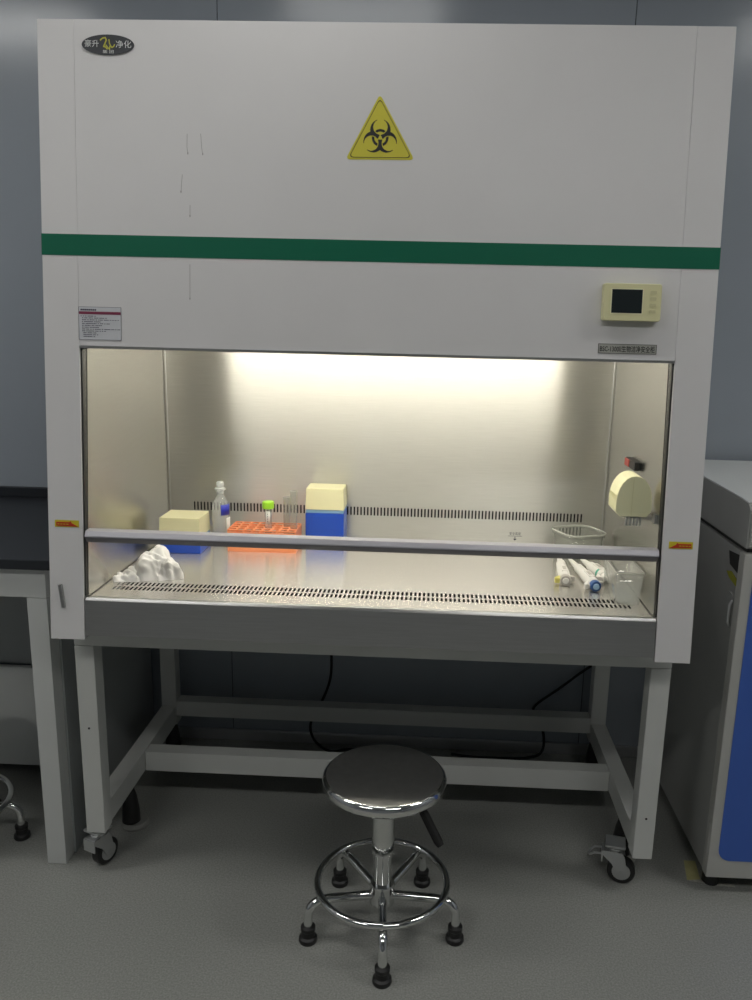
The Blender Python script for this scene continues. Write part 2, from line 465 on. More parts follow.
stroke(mb, [(-.609, 2.032), (-.604, 2.036), (-.598, 2.037), (-.596, 2.032), (-.599, 2.025), (-.602, 2.019), (-.598, 2.018), (-.594, 2.014)], .0026, .0032)
stroke(mb, [(-.597, 2.022), (-.592, 2.016), (-.589, 2.013), (-.588, 2.020)], .0022, .0032)
stroke(mb, [(-.590, 2.033), (-.589, 2.025), (-.584, 2.017), (-.580, 2.019), (-.578, 2.023)], .0022, .0032)
mb.build('badge_emblem', M['gold_ink'], bd, label='olive yellow swirl emblem')

# biohazard triangle
def rtri(s):
    cx, cz = .0045, 1.842
    base = [(.0015, 1.9255), (-.0665, 1.7975), (.0755, 1.7985)]
    ctr = (cx, cz - .001)
    P = [Vector(((x - ctr[0]) * s + ctr[0], (z - ctr[1]) * s + ctr[1])) for x, z in base]
    out = []
    for i in range(3):
        p, a, b = P[i], P[i - 1], P[(i + 1) % 3]
        u = (a - p).normalized(); v = (b - p).normalized()
        A, B = p + u * .011, p + v * .011
        for k in range(6):
            t = k / 5; q = A * (1 - t) ** 2 + p * 2 * t * (1 - t) + B * t * t
            out.append((q.x, q.y))
    return out
bs = MB(CAB).prism(rtri(1.06), fm, .0008, -.003).build('biohazard_sign', M['yellow'], CAB, label='yellow triangular biohazard sticker')
mb = MB(CAB)
A, B = rtri(.965), rtri(.94)
for i in range(len(A)):
    j = (i + 1) % len(A)
    mb.prism([A[i], A[j], B[j], B[i]], fm, .0013, .0006)
# symbol from its implicit shape on a fine grid
S = .0385 / 26.0
cz0, cx0 = 1.8405, .0040
G = 110; ext = 27.0
ck = [(cos(radians(a)), sin(radians(a))) for a in (90, 210, 330)]
def bio(x, y):
    r = sqrt(x * x + y * y)
    dout = min(sqrt((x - 11 * c) ** 2 + (y - 11 * s) ** 2) for c, s in ck)
    din = min(sqrt((x - 15 * c) ** 2 + (y - 15 * s) ** 2) for c, s in ck)
    cres = dout < 15 and din > 10.6 and r > 2.6
    for c, s in ck:
        al = x * c + y * s; pe = abs(-x * s + y * c)
        if al > 0 and pe < .9 and r < 8: cres = False
        if al > 17 and pe < 5.0: cres = False
    ring = 8.6 < r < 12.2 and din < 9.4
    return cres or ring
h = 2 * ext / G
for i in range(G):
    y = -ext + (i + .5) * h; run = None
    for j in range(G + 1):
        on = j < G and bio(-ext + (j + .5) * h, y)
        if on and run is None: run = j
        if not on and run is not None:
            xa, xb = -ext + run * h, -ext + j * h
            q = [mb.bm.verts.new(fm(cx0 + X * S, cz0 + Y * S, .0013)) for X, Y in ((xa, y - h / 2), (xb, y - h / 2), (xb, y + h / 2), (xa, y + h / 2))]
            mb.bm.faces.new(q); run = None
mb.build('biohazard_symbol', M['black_ink'], bs)

# warning label
lb = MB(CAB).prism([(-.669, 1.396), (-.571, 1.396), (-.571, 1.469), (-.669, 1.469)], fm, .0009, -.002).build('notice_label', M['label'], CAB, label='small printed notice with a crimson stripe')
MB(CAB).prism([(-.6675, 1.4525), (-.5725, 1.4525), (-.5725, 1.4585), (-.6675, 1.4585)], fm, .0014, .0005).build('notice_stripe', M['crimson'], lb)
mb = MB(CAB)
stroke(mb, [(-.6685, 1.3965), (-.5715, 1.3965), (-.5715, 1.4685), (-.6685, 1.4685), (-.6685, 1.3965)], .0007, .0013)
zz = 1.4475
rnd = random.Random(3)
for k, (a, b) in enumerate([(0, .035), (.003, .06), (.003, .085), (.003, .045), (.003, .064), (.003, .048), (.003, .042), (.003, .088), (.003, .055), (.006, .034), (.006, .038), (.006, .032)]):
    x = -.664 + a
    while x < -.664 + b:
        w = rnd.uniform(.0022, .0034)
        mb.prism([(x, zz), (x + w, zz), (x + w, zz + .0016), (x, zz + .0016)], fm, .0013, .0006)
        x += w + rnd.choice((.0007, .0009, .0028))
    zz -= .0041
x = -.664
while x < -.631:
    mb.prism([(x, 1.4605), (x + .0035, 1.4605), (x + .0035, 1.4640), (x, 1.4640)], fm, .0013, .0006); x += .0046
mb.build('notice_print', M['ink'], lb)

# controller
mo = MB(CAB).prism(rrect(.500, .6245, 1.466, 1.545, .005), fm, .024, 0, .002).build('control_unit', M['cream'], CAB, label='cream control unit with a small dark screen')
MB(CAB).prism(rrect(.5155, .585, 1.480, 1.5345, .002), fm, .0248, .022).build('screen_bezel', M['cream_pale'], mo)
MB(CAB).prism([(.5175, 1.4825), (.583, 1.4825), (.583, 1.5325), (.5175, 1.5325)], fm, .0252, .023).build('screen', M['screen'], mo)
for k in range(4):
    MB(CAB).prism(rrect(.599, .613, 1.527 - k * .0135 - .0035, 1.527 - k * .0135 + .0035, .002), fm, .0254, .022).build('button', M['button'], mo)
# nameplate
npl = MB(CAB).prism([(.4985, 1.3955), (.6265, 1.3955), (.6265, 1.4165), (.4985, 1.4165)], fm, .0012, -.002).build('nameplate', M['plate'], CAB, label='grey metal nameplate with engraved writing')
mb = MB(CAB)
add_text(mb, 'BSC-1300Ⅱ生物洁净安全柜', .5625, 1.406, .0150, .0017, width=.120, bold=.012)
mb.build('nameplate_lettering', M['black_ink'], npl)
mb = MB(CAB); stroke(mb, [(.499, 1.396), (.626, 1.396), (.626, 1.416), (.499, 1.416), (.499, 1.396)], .001, .0016)
mb.build('nameplate_border', M['black_plastic'], npl)
# arrow stickers
def arrow(xa, xb, z0, z1, flip):
    st = MB(CAB).prism([(xa, z0), (xb, z0), (xb, z1), (xa, z1)], fm, .0009, -.002).build('arrow_sticker', M['yellow_arrow'], CAB, label='yellow sticker with a red arrow')
    w = xb - xa; hh = z1 - z0
    P = [(.06, .16), (.97, .08), (.70, .60), (.66, .86), (.60, .72), (.06, .72)]
    P = [((xa + u * w) if not flip else (xb - u * w), z0 + v * hh) for u, v in P]
    if flip: P = P[::-1]
    MB(CAB).prism(P, fm, .0014, .0005).build('arrow', M['red'], st)
    m = MB(CAB)
    x = xa + (.10 if not flip else .42) * w
    for i in range(4):
        m.prism([(x, z0 + .38 * hh), (x + .0055, z0 + .38 * hh), (x + .0055, z0 + .47 * hh), (x, z0 + .47 * hh)], fm, .0018, .001); x += .0072
    m.build('arrow_print', M['yellow_arrow'], st)
arrow(-.734, -.677, .968, .984, False)
arrow(.683, .7365, .966, .982, True)
# slanted key slot on left column
MB(CAB).prism([(-.7285, .832), (-.7195, .833), (-.7115, .778), (-.7205, .777)], fm, .006, -.002, .0015).build('key_bar', M['apron'], CAB, label='short tilted dark metal bar')
# drip stains
for pts in ([(-.42, 1.842), (-.4205, 1.815), (-.4185, 1.800)], [(-.390, 1.843), (-.388, 1.815), (-.3855, 1.799)], [(-.431, 1.757), (-.433, 1.735), (-.434, 1.719)], [(-.414, 1.693), (-.414, 1.668)], [(-.4145, 1.566), (-.4145, 1.490)]):
    mb = MB(CAB); stroke(mb, pts, .0010, .0005)
    x, z = pts[-1]
    mb.prism(ell(x, z + .002, .0013, .003, 10), fm, .0008, .0002)
    mb.build('drip_stain', M['stain'], CAB, label='thin dried drip mark')

# waterproof socket cover on the right steel wall
def arch(cx, cz0, w, h, n=12):
    P = [(cx - w / 2 + .010, cz0), (cx - w / 2, cz0 + .012)]
    z1 = cz0 + h * .36
    P.append((cx - w / 2 - .0005, z1))
    for i in range(1, n):
        a = pi - pi * i / n
        P.append((cx + w / 2 * cos(a), z1 + (h * .64) * sin(a) ** .95))
    P += [(cx + w / 2, z1), (cx + w / 2, cz0 + .012), (cx + w / 2 - .010, cz0)]
    return P
def xz(a, b, w): return (a, w, b)
so = MB(CAB).prism(arch(.6085, 1.026, .082, .096), xz, .07, .150, .002).build('socket_cover', M['cream_pale'], CAB, label='cream arched socket cover on the right steel wall')
mb = MB(CAB)
mb.box(.6030, .6044, .0692, .072, 1.028, 1.118)
mb.build('cover_seam', M['cream'], so)
mb = MB(CAB)
for k in range(6): mb.box(.5668, .569, .07 + .012 * k + .006, .07 + .012 * k + .010, 1.04, 1.075)
mb.build('cover_rib', M['cream'], so)
MB(CAB).box(.592, .6622, .085, .150, 1.015, 1.0255, .004).build('socket_base', M['pip_grey'], CAB, label='grey base under the socket cover')
mb = MB(CAB)
for k in range(5): mb.box(.594 + k * .008, .5975 + k * .008, .074, .081, 1.004, 1.0255)
mb.build('socket_pin', M['zinc'], CAB)
mb = MB(CAB); mb.box(.648, .6622, .255, .355, 1.103, 1.126, .003)
sw = mb.build('wall_switch', M['black_plastic'], CAB, label='tiny red and black switch above the socket')
MB(CAB).box(.6455, .6485, .310, .353, 1.105, 1.124, .001).build('switch_cap', M['switch_red'], sw)
MB(CAB).box(.657, .662, .065, .085, 1.012, 1.034).build('wall_clip', M['zinc'], CAB)

# ================================================================== STAND
ST = thing('cabinet_stand', 'white tubular steel stand on castors under the biosafety cabinet', 'stand', (0, .42, 0))
HW = .7405
for sx in (-1, 1):
    for ya in (.09, .70):
        MB(ST).box(min(sx * HW, sx * (HW - .05)), max(sx * HW, sx * (HW - .05)), ya, ya + .05, .118, .645, .003).build('leg', M['stand'], ST)
for ya in (.09, .70):
    MB(ST).box(-HW, HW, ya, ya + .05, .6452, .6995, .003).build('top_rail', M['stand'], ST)
for sx in (-1, 1):
    MB(ST).box(min(sx * HW, sx * (HW - .05)), max(sx * HW, sx * (HW - .05)), .1403, .6997, .6455, .699, .003).build('top_rail', M['stand'], ST)
    MB(ST).box(min(sx * HW, sx * (HW - .048)), max(sx * HW, sx * (HW - .048)), .1403, .6997, .122, .186, .003).build('side_rail', M['stand'], ST)
MB(ST).box(-HW + .0485, HW - .0485, .40, .45, .121, .184, .003).build('cross_rail', M['stand'], ST)
MB(ST).box(-HW + .05, HW - .05, .70, .75, .150, .204, .003).build('rear_rail', M['stand'], ST)
for x, z in ((.7155, .235), (-.7155, .42)):
    mb = MB(ST); mb.lathe([(0, 0), (.003, 0), (.003, .001), (0, .001)], mtx=Matrix.Rotation(pi / 2, 4, 'X'), c=(x, .0902, z), seg=10)
    mb.build('rivet', M['black_plastic'], ST)

def caster(cx, cy, heading, ztop=.118, pedal=True):
    """swivel castor; heading: direction the fork trails"""
    R = Matrix.Translation((cx, cy, 0)) @ Matrix.Rotation(heading, 4, 'Z')
    def tf(m): bmesh.ops.transform(m.bm, matrix=R, verts=m.bm.verts[:]); return m
    m = MB(ST)
    m.box(-.026, .026, -.026, .026, ztop - .008, ztop - .001, .002)
    m.lathe([(.02, ztop - .022), (.023, ztop - .014), (.016, ztop - .008)], seg=20)
    fork = [(-.030, ztop - .022), (.018, ztop - .022), (.026, ztop - .034), (.036, .036), (.028, .028), (.012, .028), (-.006, .060), (-.030, ztop - .036)]
    for s in (-1, 1):
        m.prism(fork, lambda a, b, w: (a, w, b), s * .0165, s * .0195)
    m.box(-.030, .020, -.0195, .0195, ztop - .025, ztop - .022, .001)
    m.box(-.034, -.030, -.0195, .0195, ztop - .056, ztop - .023, .001)
    b = tf(m).build('caster', M['zinc'], ST)
    m = MB(ST)
    rot = Matrix.Rotation(pi / 2, 4, 'X')
    m.lathe([(.010, -.013), (.033, -.013), (.0365, -.010), (.0365, .010), (.033, .013), (.010, .013)], mtx=rot, c=(.020, 0, .0367), seg=36)
    tf(m).build('wheel', M['black_rubber'], b)
    m = MB(ST)
    m.lathe([(0, -.0205), (.007, -.0205), (.007, .0205), (0, .0205)], mtx=rot, c=(.020, 0, .0367), seg=14)
    m.lathe([(.012, -.0142), (.024, -.0142), (.024, .0142), (.012, .0142)], mtx=rot, c=(.020, 0, .0367), seg=24)
    tf(m).build('hub', M['zinc'], b)
    if pedal:
        m = MB(ST)
        m.tube([(-.030, -.014, .084), (-.052, -.014, .082), (-.064, -.010, .072), (-.067, 0, .067), (-.064, .010, .072), (-.052, .014, .082), (-.030, .014, .084)], .003, 8)
        tf(m).build('brake_pedal', M['zinc'], b)
caster(-.722, .118, radians(66), pedal=False)
caster(.664, .165, radians(-12))
# levelling feet
for x, y in ((-.703, .30), (.705, .262), (-.7155, .725), (.7155, .725)):
    f = MB(ST).lathe([(0, .02), (.026, .02), (.024, .06), (.018, .10), (.012, .1215), (0, .1215)], c=(x, y, 0), seg=24).build('levelling_foot', M['black_rubber'], ST, label='black tapered levelling foot')
    MB(ST).lathe([(0, 0.0005), (.038, .0005), (.040, .008), (.034, .016), (0, .0205)], c=(x + .008, y + .008, 0), seg=28).build('foot_pad', M['pad'], f)

# power cords under the cabinet
def smooth_path(pts, n=8):
    P = [Vector(p) for p in pts]; out = []
    P = [P[0] * 2 - P[1]] + P + [P[-1] * 2 - P[-2]]
    for i in range(1, len(P) - 2):
        for k in range(n):
            t = k / n; a, b, c, d = P[i - 1:i + 3]
            out.append(.5 * ((2 * b) + (c - a) * t + (2 * a - 5 * b + 4 * c - d) * t * t + (3 * b - a - 3 * c + d) * t ** 3))
    out.append(P[-2]); return out
m = MB(); m.tube(smooth_path([(-.180, .79, .695), (-.180, .79, .40), (-.183, .79, .27), (-.215, .785, .175), (-.250, .785, .10), (-.236, .78, .04), (-.182, .772, .0055), (-.114, .79, .0055), (.0, .80, .0055), (.10, .79, .0055)]), .0045, 8)
tag(m.build('power_cord', M['black_plastic']), 'black power cord hanging behind the round stool and curling on the floor', 'cord', 'power cords under the cabinet')
m = MB(); m.tube(smooth_path([(.80, .80, .42), (.687, .79, .344), (.598, .79, .267), (.518, .785, .201), (.523, .785, .165), (.552, .785, .10), (.55, .785, .03), (.50, .785, .0055), (.408, .775, .0055), (.305, .775, .0055), (.24, .79, .0055)]), .0045, 8)
tag(m.build('power_cord', M['black_plastic']), 'black power cord sagging diagonally near the right stand leg, end on the floor', 'cord', 'power cords under the cabinet')

# ================================================================== STOOL
def make_stool(loc, rot, label):
    t = thing('lab_stool', label, 'stool', loc, rot, 'round steel lab stools')
    m = MB()
    m.lathe([(0, .4085), (.138, .4092), (.138, .4106), (.130, .4116), (0, .4112)], seg=72)
    m.build('seat', M['seat_steel'], t, angle=60)
    m = MB(); m.lathe([(0, .386), (.11, .386), (.136, .382), (.1425, .383), (.1465, .389), (.1475, .397), (.1455, .405), (.1410, .4095), (.1382, .4104), (.1382, .4088), (0, .4080)], seg=72)
    m.build('seat_rim', M['chrome'], t, angle=60, label='polished rolled rim')
    m = MB(); m.lathe([(0, .385), (.06, .385), (.06, .372), (.03, .366), (0, .366)], seg=28); m.build('seat_bracket', M['black_plastic'], t)
    m = MB(); m.lathe([(.0275, .366), (.0275, .205), (.0265, .200), (.0225, .198), (.0225, .366)], seg=32); m.build('outer_column', M['chrome'], t)
    m = MB(); m.lathe([(0, .30), (.0215, .30), (.0215, .110), (0, .110)], seg=32); m.build('inner_column', M['chrome'], t)
    m = MB(); m.lathe([(0, .062), (.028, .062), (.031, .066), (.031, .112), (.028, .118), (.0225, .118), (0, .118)], seg=32); m.build('hub', M['chrome'], t)
    m = MB(); m.tube([(.158 * cos(2 * pi * i / 64), .158 * sin(2 * pi * i / 64), .1225) for i in range(64)], .0088, 12, closed=True); m.build('foot_ring', M['chrome'], t)
    for k in range(5):
        a = 2 * pi * k / 5
        pr = [(.027, .088), (.08, .096), (.135, .104)]
        for i in range(7):
            q = pi / 2 - (pi / 2) * (i + 1) / 7
            pr.append((.150 + .035 * cos(q), .070 + .035 * sin(q)))
        pr += [(.1855, .05), (.1855, .028)]
        m = MB(); m.tube([(r * cos(a), r * sin(a), z) for r, z in pr], .0108, 12)
        lg = m.build('leg', M['chrome'], t)
        m = MB(); m.lathe([(0, 0), (.021, 0), (.0225, .004), (.0215, .012), (.0165, .016), (.016, .030), (.0175, .032), (.0175, .040), (.0115, .043), (0, .043)], c=(.1855 * cos(a), .1855 * sin(a), 0), seg=28)
        m.build('glide', M['black_rubber'], lg, label='black rubber glide')
    ca, sa = cos(-rot), sin(-rot)
    def L(x, y, z): return (x * ca - y * sa, x * sa + y * ca, z)
    m = MB(); m.tube([L(.045, -.03, .378), L(.080, -.055, .376), L(.096, -.070, .355), L(.130, -.096, .302), L(.136, -.100, .294)], [.005, .006, .0105, .0105, .008], 10)
    m.build('height_lever', M['black_plastic'], t, label='black height lever')
    return t
make_stool((.0525, -.047, 0), radians(-85.8), 'round steel lab stool with chrome foot ring standing in front of the cabinet')
make_stool((-1.172, .185, 0), radians(12), 'chrome lab stool mostly cut off at the photo edge, under the black bench')

# ================================================================== LAB BENCH (left)
BN = thing('lab_bench', 'lab bench with thick black top and white frame left of the cabinet', 'bench', (-1.7, .48, 0))
MB(BN).box(-2.6, -.790, .095, .832, .8355, .862, .004).build('worktop', M['bench_top'], BN, label='black worktop')
MB(BN).box(-2.6, -.790, .812, .832, .8622, .895, .003).build('upstand', M['bench_top'], BN, label='black upstand along the wall')
MB(BN).box(-.866, -.814, .116, .166, 0.0, .757, .002).build('leg', M['bench_white'], BN)
MB(BN).box(-2.59, -2.54, .116, .166, 0.0, .757, .002).build('leg', M['bench_white'], BN)
MB(BN).box(-2.59, -.814, .116, .166, .7575, .835, .002).build('front_rail', M['bench_white'], BN)
MB(BN).box(-.830, -.809, .1662, .81, .0, .835, .002).build('end_panel', M['bench_panel'], BN, label='grey end panel')
MB(BN).box(-2.54, -.8305, .52, .54, .05, .385, .002).build('back_panel', M['bench_white'], BN, label='low pale back panel')
MB(BN).box(-2.54, -.8305, .545, .56, .3855, .835, .002).build('light_catch_panel', M['bench_panel'], BN)  # added panel, nearer than the wall, to catch more light under the bench

# ================================================================== INCUBATOR (right)
IN = thing('incubator', 'tall grey incubator with blue door panel and white flat top', 'incubator', (1.25, .48, 0))
MB(IN).box(.90, 1.58, .170, .80, .045, .930, .004).build('body', M['inc_body'], IN)
def lidp(a, b, w): return (w, a, b)
MB(IN).prism([(.135, .942), (.135, 1.038), (.15, 1.049), (.20, 1.052), (.80, 1.056), (.80, .942)], lidp, .90, 1.58, .003).build('lid', M['inc_body'], IN)
MB(IN).prism([(.152, 1.0495), (.20, 1.0524), (.80, 1.0564), (.80, 1.060), (.20, 1.056), (.150, 1.053)], lidp, .901, 1.579).build('lid_top', M['inc_top'], IN, label='white lid top')
MB(IN).box(.905, 1.575, .128, .1355, .948, 1.04, .002).build('lid_front', M['inc_front'], IN)
dr = MB(IN).box(.897, 1.58, .128, .164, .047, .930, .004).build('door', M['inc_front'], IN)
MB(IN).prism(rrect(.922, 1.555, .100, .905, .030), xz, .1265, .130).build('door_panel', M['inc_blue'], dr, label='blue door panel')
MB(IN).box(.8955, .8975, .136, .150, .085, .20, .0008).build('hinge', M['inc_front'], dr)
MB(IN).box(.91, 1.57, .1635, .1705, .06, .925).build('door_seal', M['gasket'], IN)
MB(IN).box(.91, 1.57, .15, .79, .930, .942).build('lid_gap', M['gasket'], IN)
lt = MB(IN).prism(rrect(.174, .212, .725, .815, .012), lambda a, b, w: (w, a, b), .8965, .901, .001).build('latch', M['inc_body'], IN, label='recessed latch plate')
MB(IN).tube([(.896, .168, .735), (.889, .165, .745), (.889, .165, .79), (.896, .168, .80)], .004, 8).build('latch_handle', M['zinc'], lt)
MB(IN).prism([(.168, .838), (.215, .846), (.238, .858), (.205, .866), (.168, .856)], lambda a, b, w: (w, a, b), .8988, .9005).build('lime_sticker', M['lime_sticker'], IN, label='lime yellow sticker')
MB(IN).prism([(.168, .872), (.222, .880), (.236, .912), (.168, .918)], lambda a, b, w: (w, a, b), .8992, .9004).build('dark_patch', M['gasket'], IN)
for x, y in ((.93, .18), (1.54, .18), (.93, .76), (1.54, .76)):
    MB(IN).lathe([(0, 0), (.022, 0), (.022, .02), (.016, .045), (0, .045)], c=(x, y, 0), seg=20).build('foot', M['black_rubber'], IN)

# floor tape at the incubator corner
TP = thing('floor_tape', 'worn yellow tape corner stuck on the floor under the incubator', 'tape', (.91, .2, 0))
MB(TP).prism([(.884, .262), (.916, .262), (.905, .182), (.868, .177)], lambda a, b, w: (a, b, w), 0, .0009).build('yellow_strip', M['tape'], TP)
MB(TP).prism([(.868, .1765), (.905, .1815), (.99, .168), (.99, .158), (.93, .163)], lambda a, b, w: (a, b, w), 0, .0009).build('grey_strip', M['tape_grey'], TP)

# ================================================================== THINGS ON THE WORK SURFACE
Z = ZF + .0009
def tip_box(x0, x1, y0, y1, zb, zs, zt, label, name='pipette_tip_box'):
    t = thing(name, label, 'tip box', ((x0 + x1) / 2, (y0 + y1) / 2, Z), group='pipette tip boxes in the cabinet')
    MB(t).box(x0, x1, y0, y1, Z, zb, .003).build('base', M['blue_box'], t, label='blue base')
    MB(t).box(x0 + .002, x1 - .002, y0 + .002, y1 - .002, zb, zs, .001).build('rim', M['pale_blue'], t, label='pale blue rim')
    i = .002
    m = MB(t)
    q = bmesh.new()
    bot = [(x0, y0), (x1, y0), (x1, y1), (x0, y1)]; top = [(x0 + i, y0 + i), (x1 - i, y0 + i), (x1 - i, y1 - i), (x0 + i, y1 - i)]
    a = [q.verts.new((x, y, zs)) for x, y in bot]; b = [q.verts.new((x, y, zt)) for x, y in top]
    q.faces.new(a[::-1]); q.faces.new(b)
    for k in range(4): q.faces.new((a[k], a[(k + 1) % 4], b[(k + 1) % 4], b[k]))
    bmesh.ops.bevel(q, geom=q.edges[:], offset=.0025, segments=2, affect='EDGES', profile=.5)
    m._merge(q)
    m.build('lid', M['cream_lid'], t, label='cream lid')
    return t
tip_box(-.626, -.508, .413, .522, .842, .848, .904, 'low tip box with cream lid at the left, behind the crumpled white plastic')
tip_box(-.228, -.114, .535, .622, .904, .914, .978, 'tall blue tip box with cream lid standing right of the orange rack')

# saline bottle
B = thing('saline_bottle', 'clear plastic bottle with blue label between tip box and orange rack', 'bottle', (-.474, .515, Z))
m = MB(); m.lathe([(0, .001), (.022, .001), (.0255, .006), (.0255, .055), (.024, .060), (.0255, .066), (.0255, .116), (.024, .128), (.014, .146), (.0105, .152), (.0105, .158), (0, .158)], seg=36)
m.build('bottle_body', M['frost'], B)
m = MB(); m.lathe([(0, .158), (.0105, .158), (.0105, .166), (.0155, .168), (.0155, .173), (.0105, .176), (.0115, .180), (.0115, .188), (.008, .193), (0, .193)], seg=28)
m.build('cap', M['frost_cap'], B)
m = MB()
seg = 10
for i in range(seg):
    a0, a1 = radians(-75 + 70 * i / seg), radians(-75 + 70 * (i + 1) / seg); r = .0262
    q = [m.bm.verts.new((r * cos(a), r * sin(a), z)) for a, z in ((a0, .097), (a1, .097), (a1, .128), (a0, .128))]; m.bm.faces.new(q)
m.build('blue_label', M['bottle_blue'], B, solid=.0004, label='blue label')
m = MB()
for i in range(seg):
    a0, a1 = radians(-38 + 50 * i / seg), radians(-38 + 50 * (i + 1) / seg); r = .0262
    q = [m.bm.verts.new((r * cos(a), r * sin(a), z)) for a, z in ((a0, .03), (a1, .03), (a1, .088), (a0, .088))]; m.bm.faces.new(q)
m.build('white_label', M['paper'], B, solid=.0004, label='white label')

# orange tube rack with real holes
RX0, RX1, RY0, RY1, RZ0, RZ1 = -.441, -.243, .455, .560, Z, .866
RK = thing('tube_rack', 'orange plastic tube rack with holes behind the sash handle', 'tube rack', ((RX0 + RX1) / 2, (RY0 + RY1) / 2, Z))
NX, NY = 8, 4
cw, cd = (RX1 - RX0) / NX, (RY1 - RY0) / NY
def hole_plate(mb, z, r):
    K = 20
    for i in range(NX):
        for j in range(NY):
            cx, cy = RX0 + (i + .5) * cw, RY0 + (j + .5) * cd
            ins, outs = [], []
            for k in range(K):
                a = 2 * pi * (k + .5) / K; c, s = cos(a), sin(a)
                ins.append(mb.bm.verts.new((cx + r * c, cy + r * s, z)))
                f = 1 / max(abs(c) / (cw / 2), abs(s) / (cd / 2))
                outs.append(mb.bm.verts.new((cx + f * c, cy + f * s, z)))
            for k in range(K):
                q = (k + 1) % K
                mb.bm.faces.new((ins[k], outs[k], outs[q], ins[q]))
    bmesh.ops.remove_doubles(mb.bm, verts=mb.bm.verts[:], dist=1e-5)
for nm, z in (('top_plate', RZ1 - .002), ('middle_plate', .836)):
    m = MB(RK); hole_plate(m, z, .0113); m.build(nm, M['orange'], RK, solid=.0035)
MB(RK).box(RX0, RX1, RY0, RY1, RZ0, RZ0 + .003).build('bottom_plate', M['orange'], RK)
for s, x in ((0, RX0), (1, RX1 - .003)):
    MB(RK).box(x, x + .003, RY0, RY1, RZ0 + .0032, RZ1 - .004, .0005).build('end_wall', M['orange'], RK)
for y in (RY0, RY1 - .003):
    m = MB(RK)
    for zz in (RZ0 + .0035, .845):
        m.box(RX0 + .0032, RX1 - .0032, y, y + .003, zz, zz + .014)
    for k in range(1, NX):
        m.box(RX0 + k * cw - .003, RX0 + k * cw + .003, y, y + .003, RZ0 + .018, .845)
    m.build('side_grid', M['orange'], RK)

def hole(i, j): return (RX0 + (i + .5) * cw, RY0 + (j + .5) * cd)
hx, hy = hole(4, 1)
TU = thing('centrifuge_tube', 'clear centrifuge tube with lime green cap standing in the orange rack', 'tube', (hx, hy, Z + .0035))
m = MB(); m.lathe([(0, 0), (.003, .001), (.0098, .016), (.0104, .125), (0, .125)], seg=28); m.build('tube_body', M['frost'], TU)
m = MB()
for i in range(10):
    a0, a1 = radians(-120 + 70 * i / 10), radians(-120 + 70 * (i + 1) / 10); r = .0106
    q = [m.bm.verts.new((r * cos(a), r * sin(a), z)) for a, z in ((a0, .074), (a1, .074), (a1, .112), (a0, .112))]; m.bm.faces.new(q)
tl = m.build('tube_label', M['paper'], TU, solid=.0003, label='white writing label')
m = MB()
for i in range(4):
    a0 = radians(-92); z = .080 + .007 * i; r = .0109
    q = [m.bm.verts.new((r * cos(a), r * sin(a), zz)) for a, zz in ((a0, z), (a0 + .16, z), (a0 + .16, z + .004), (a0, z + .004))]; m.bm.faces.new(q)
m.build('tube_writing', M['ink'], tl)
m = MB(); m.lathe([(0, .119), (.0162, .119), (.0172, .121), (.0172, .137), (.0162, .139), (0, .139)], seg=40); m.build('cap', M['lime'], TU, label='lime green screw cap')

def glass_tube(i, j, hgt, label):
    hx, hy = hole(i, j)
    t = thing('open_tube', label, 'tube', (hx, hy, Z + .0035), group='open clear tubes in the orange rack')
    m = MB(); m.lathe([(0, .001), (.006, .004), (.0098, .012), (.0105, hgt), (.0095, hgt), (.0088, .014), (.005, .006), (0, .004)], seg=28); m.build('tube_body', M['clear'], t)
    m = MB(); m.tube([(.0105 * cos(2 * pi * k / 28), .0105 * sin(2 * pi * k / 28), hgt) for k in range(28)], .0009, 6, closed=True); m.build('rim', M['clear_edge'], t)
glass_tube(7, 1, .172, 'taller open clear tube at the right end of the orange rack')
glass_tube(6, 2, .148, 'shorter open clear tube, second from the rack right end')

# crumpled white plastic
rw = random.Random(11)
waves = []
for k in range(16):
    a = rw.uniform(0, pi); fq = rw.choice((14, 20, 28, 40, 56, 80))
    waves.append((cos(a) * fq, sin(a) * fq, rw.uniform(-.6, .6) * fq, rw.random(), .0115 * 14 / fq))
def creases(p):
    v = 0
    for ax_, ay_, az_, ph, am in waves:
        q = (p[0] * ax_ + p[1] * ay_ + p[2] * az_ + ph) % 1.0
        v += am * (abs(q - .5) * 2 - .5)
    return v
def crumple(mb, c, ax_l, ax_r, ay_f, ay_b, H, pw, amp, turn=0.0, nt=96, nr=34):
    """a thin crumpled sheet draped as a dome: front is -y"""
    t = bmesh.new(); rings = []
    for i in range(nr + 1):
        rho = i / nr; ring = []
        for k in range(nt):
            th = 2 * pi * k / nt; ct, st = cos(th), sin(th)
            ax_ = ax_r if ct > 0 else ax_l; ay_ = ay_b if st > 0 else ay_f
            wob = 1 + .10 * sin(3 * th + 1) + .07 * sin(7 * th + 2.3)
            x = ax_ * ct * rho * wob; y = ay_ * st * rho * wob
            h = H * (1 - rho ** pw) ** .75 if rho < 1 else 0
            n = creases((x + c[0], y + c[1], h)) * amp * (1 - .55 * rho)
            x += n * ct * rho * .9; y += n * st * rho * .9; z = max(.0004, h + n * (1 if rho < .97 else .15))
            xr, yr_ = x * cos(turn) - y * sin(turn), x * sin(turn) + y * cos(turn)
            ring.append((c[0] + xr, c[1] + yr_, Z + z))
            if i == 0: break
        rings.append([t.verts.new(p) for p in ring])
    for A, B_ in zip(rings, rings[1:]):
        for k in range(nt):
            q = (k + 1) % nt
            if len(A) == 1: t.faces.new((A[0], B_[k], B_[q]))
            else: t.faces.new((A[k], B_[k], B_[q], A[q]))
    t.faces.new(rings[-1][::-1])
    bmesh.ops.recalc_face_normals(t, faces=t.faces[:])
    mb._merge(t)
m = MB()
crumple(m, (-.568, .190, 0), .050, .052, .036, .050, .066, 3.2, .9)
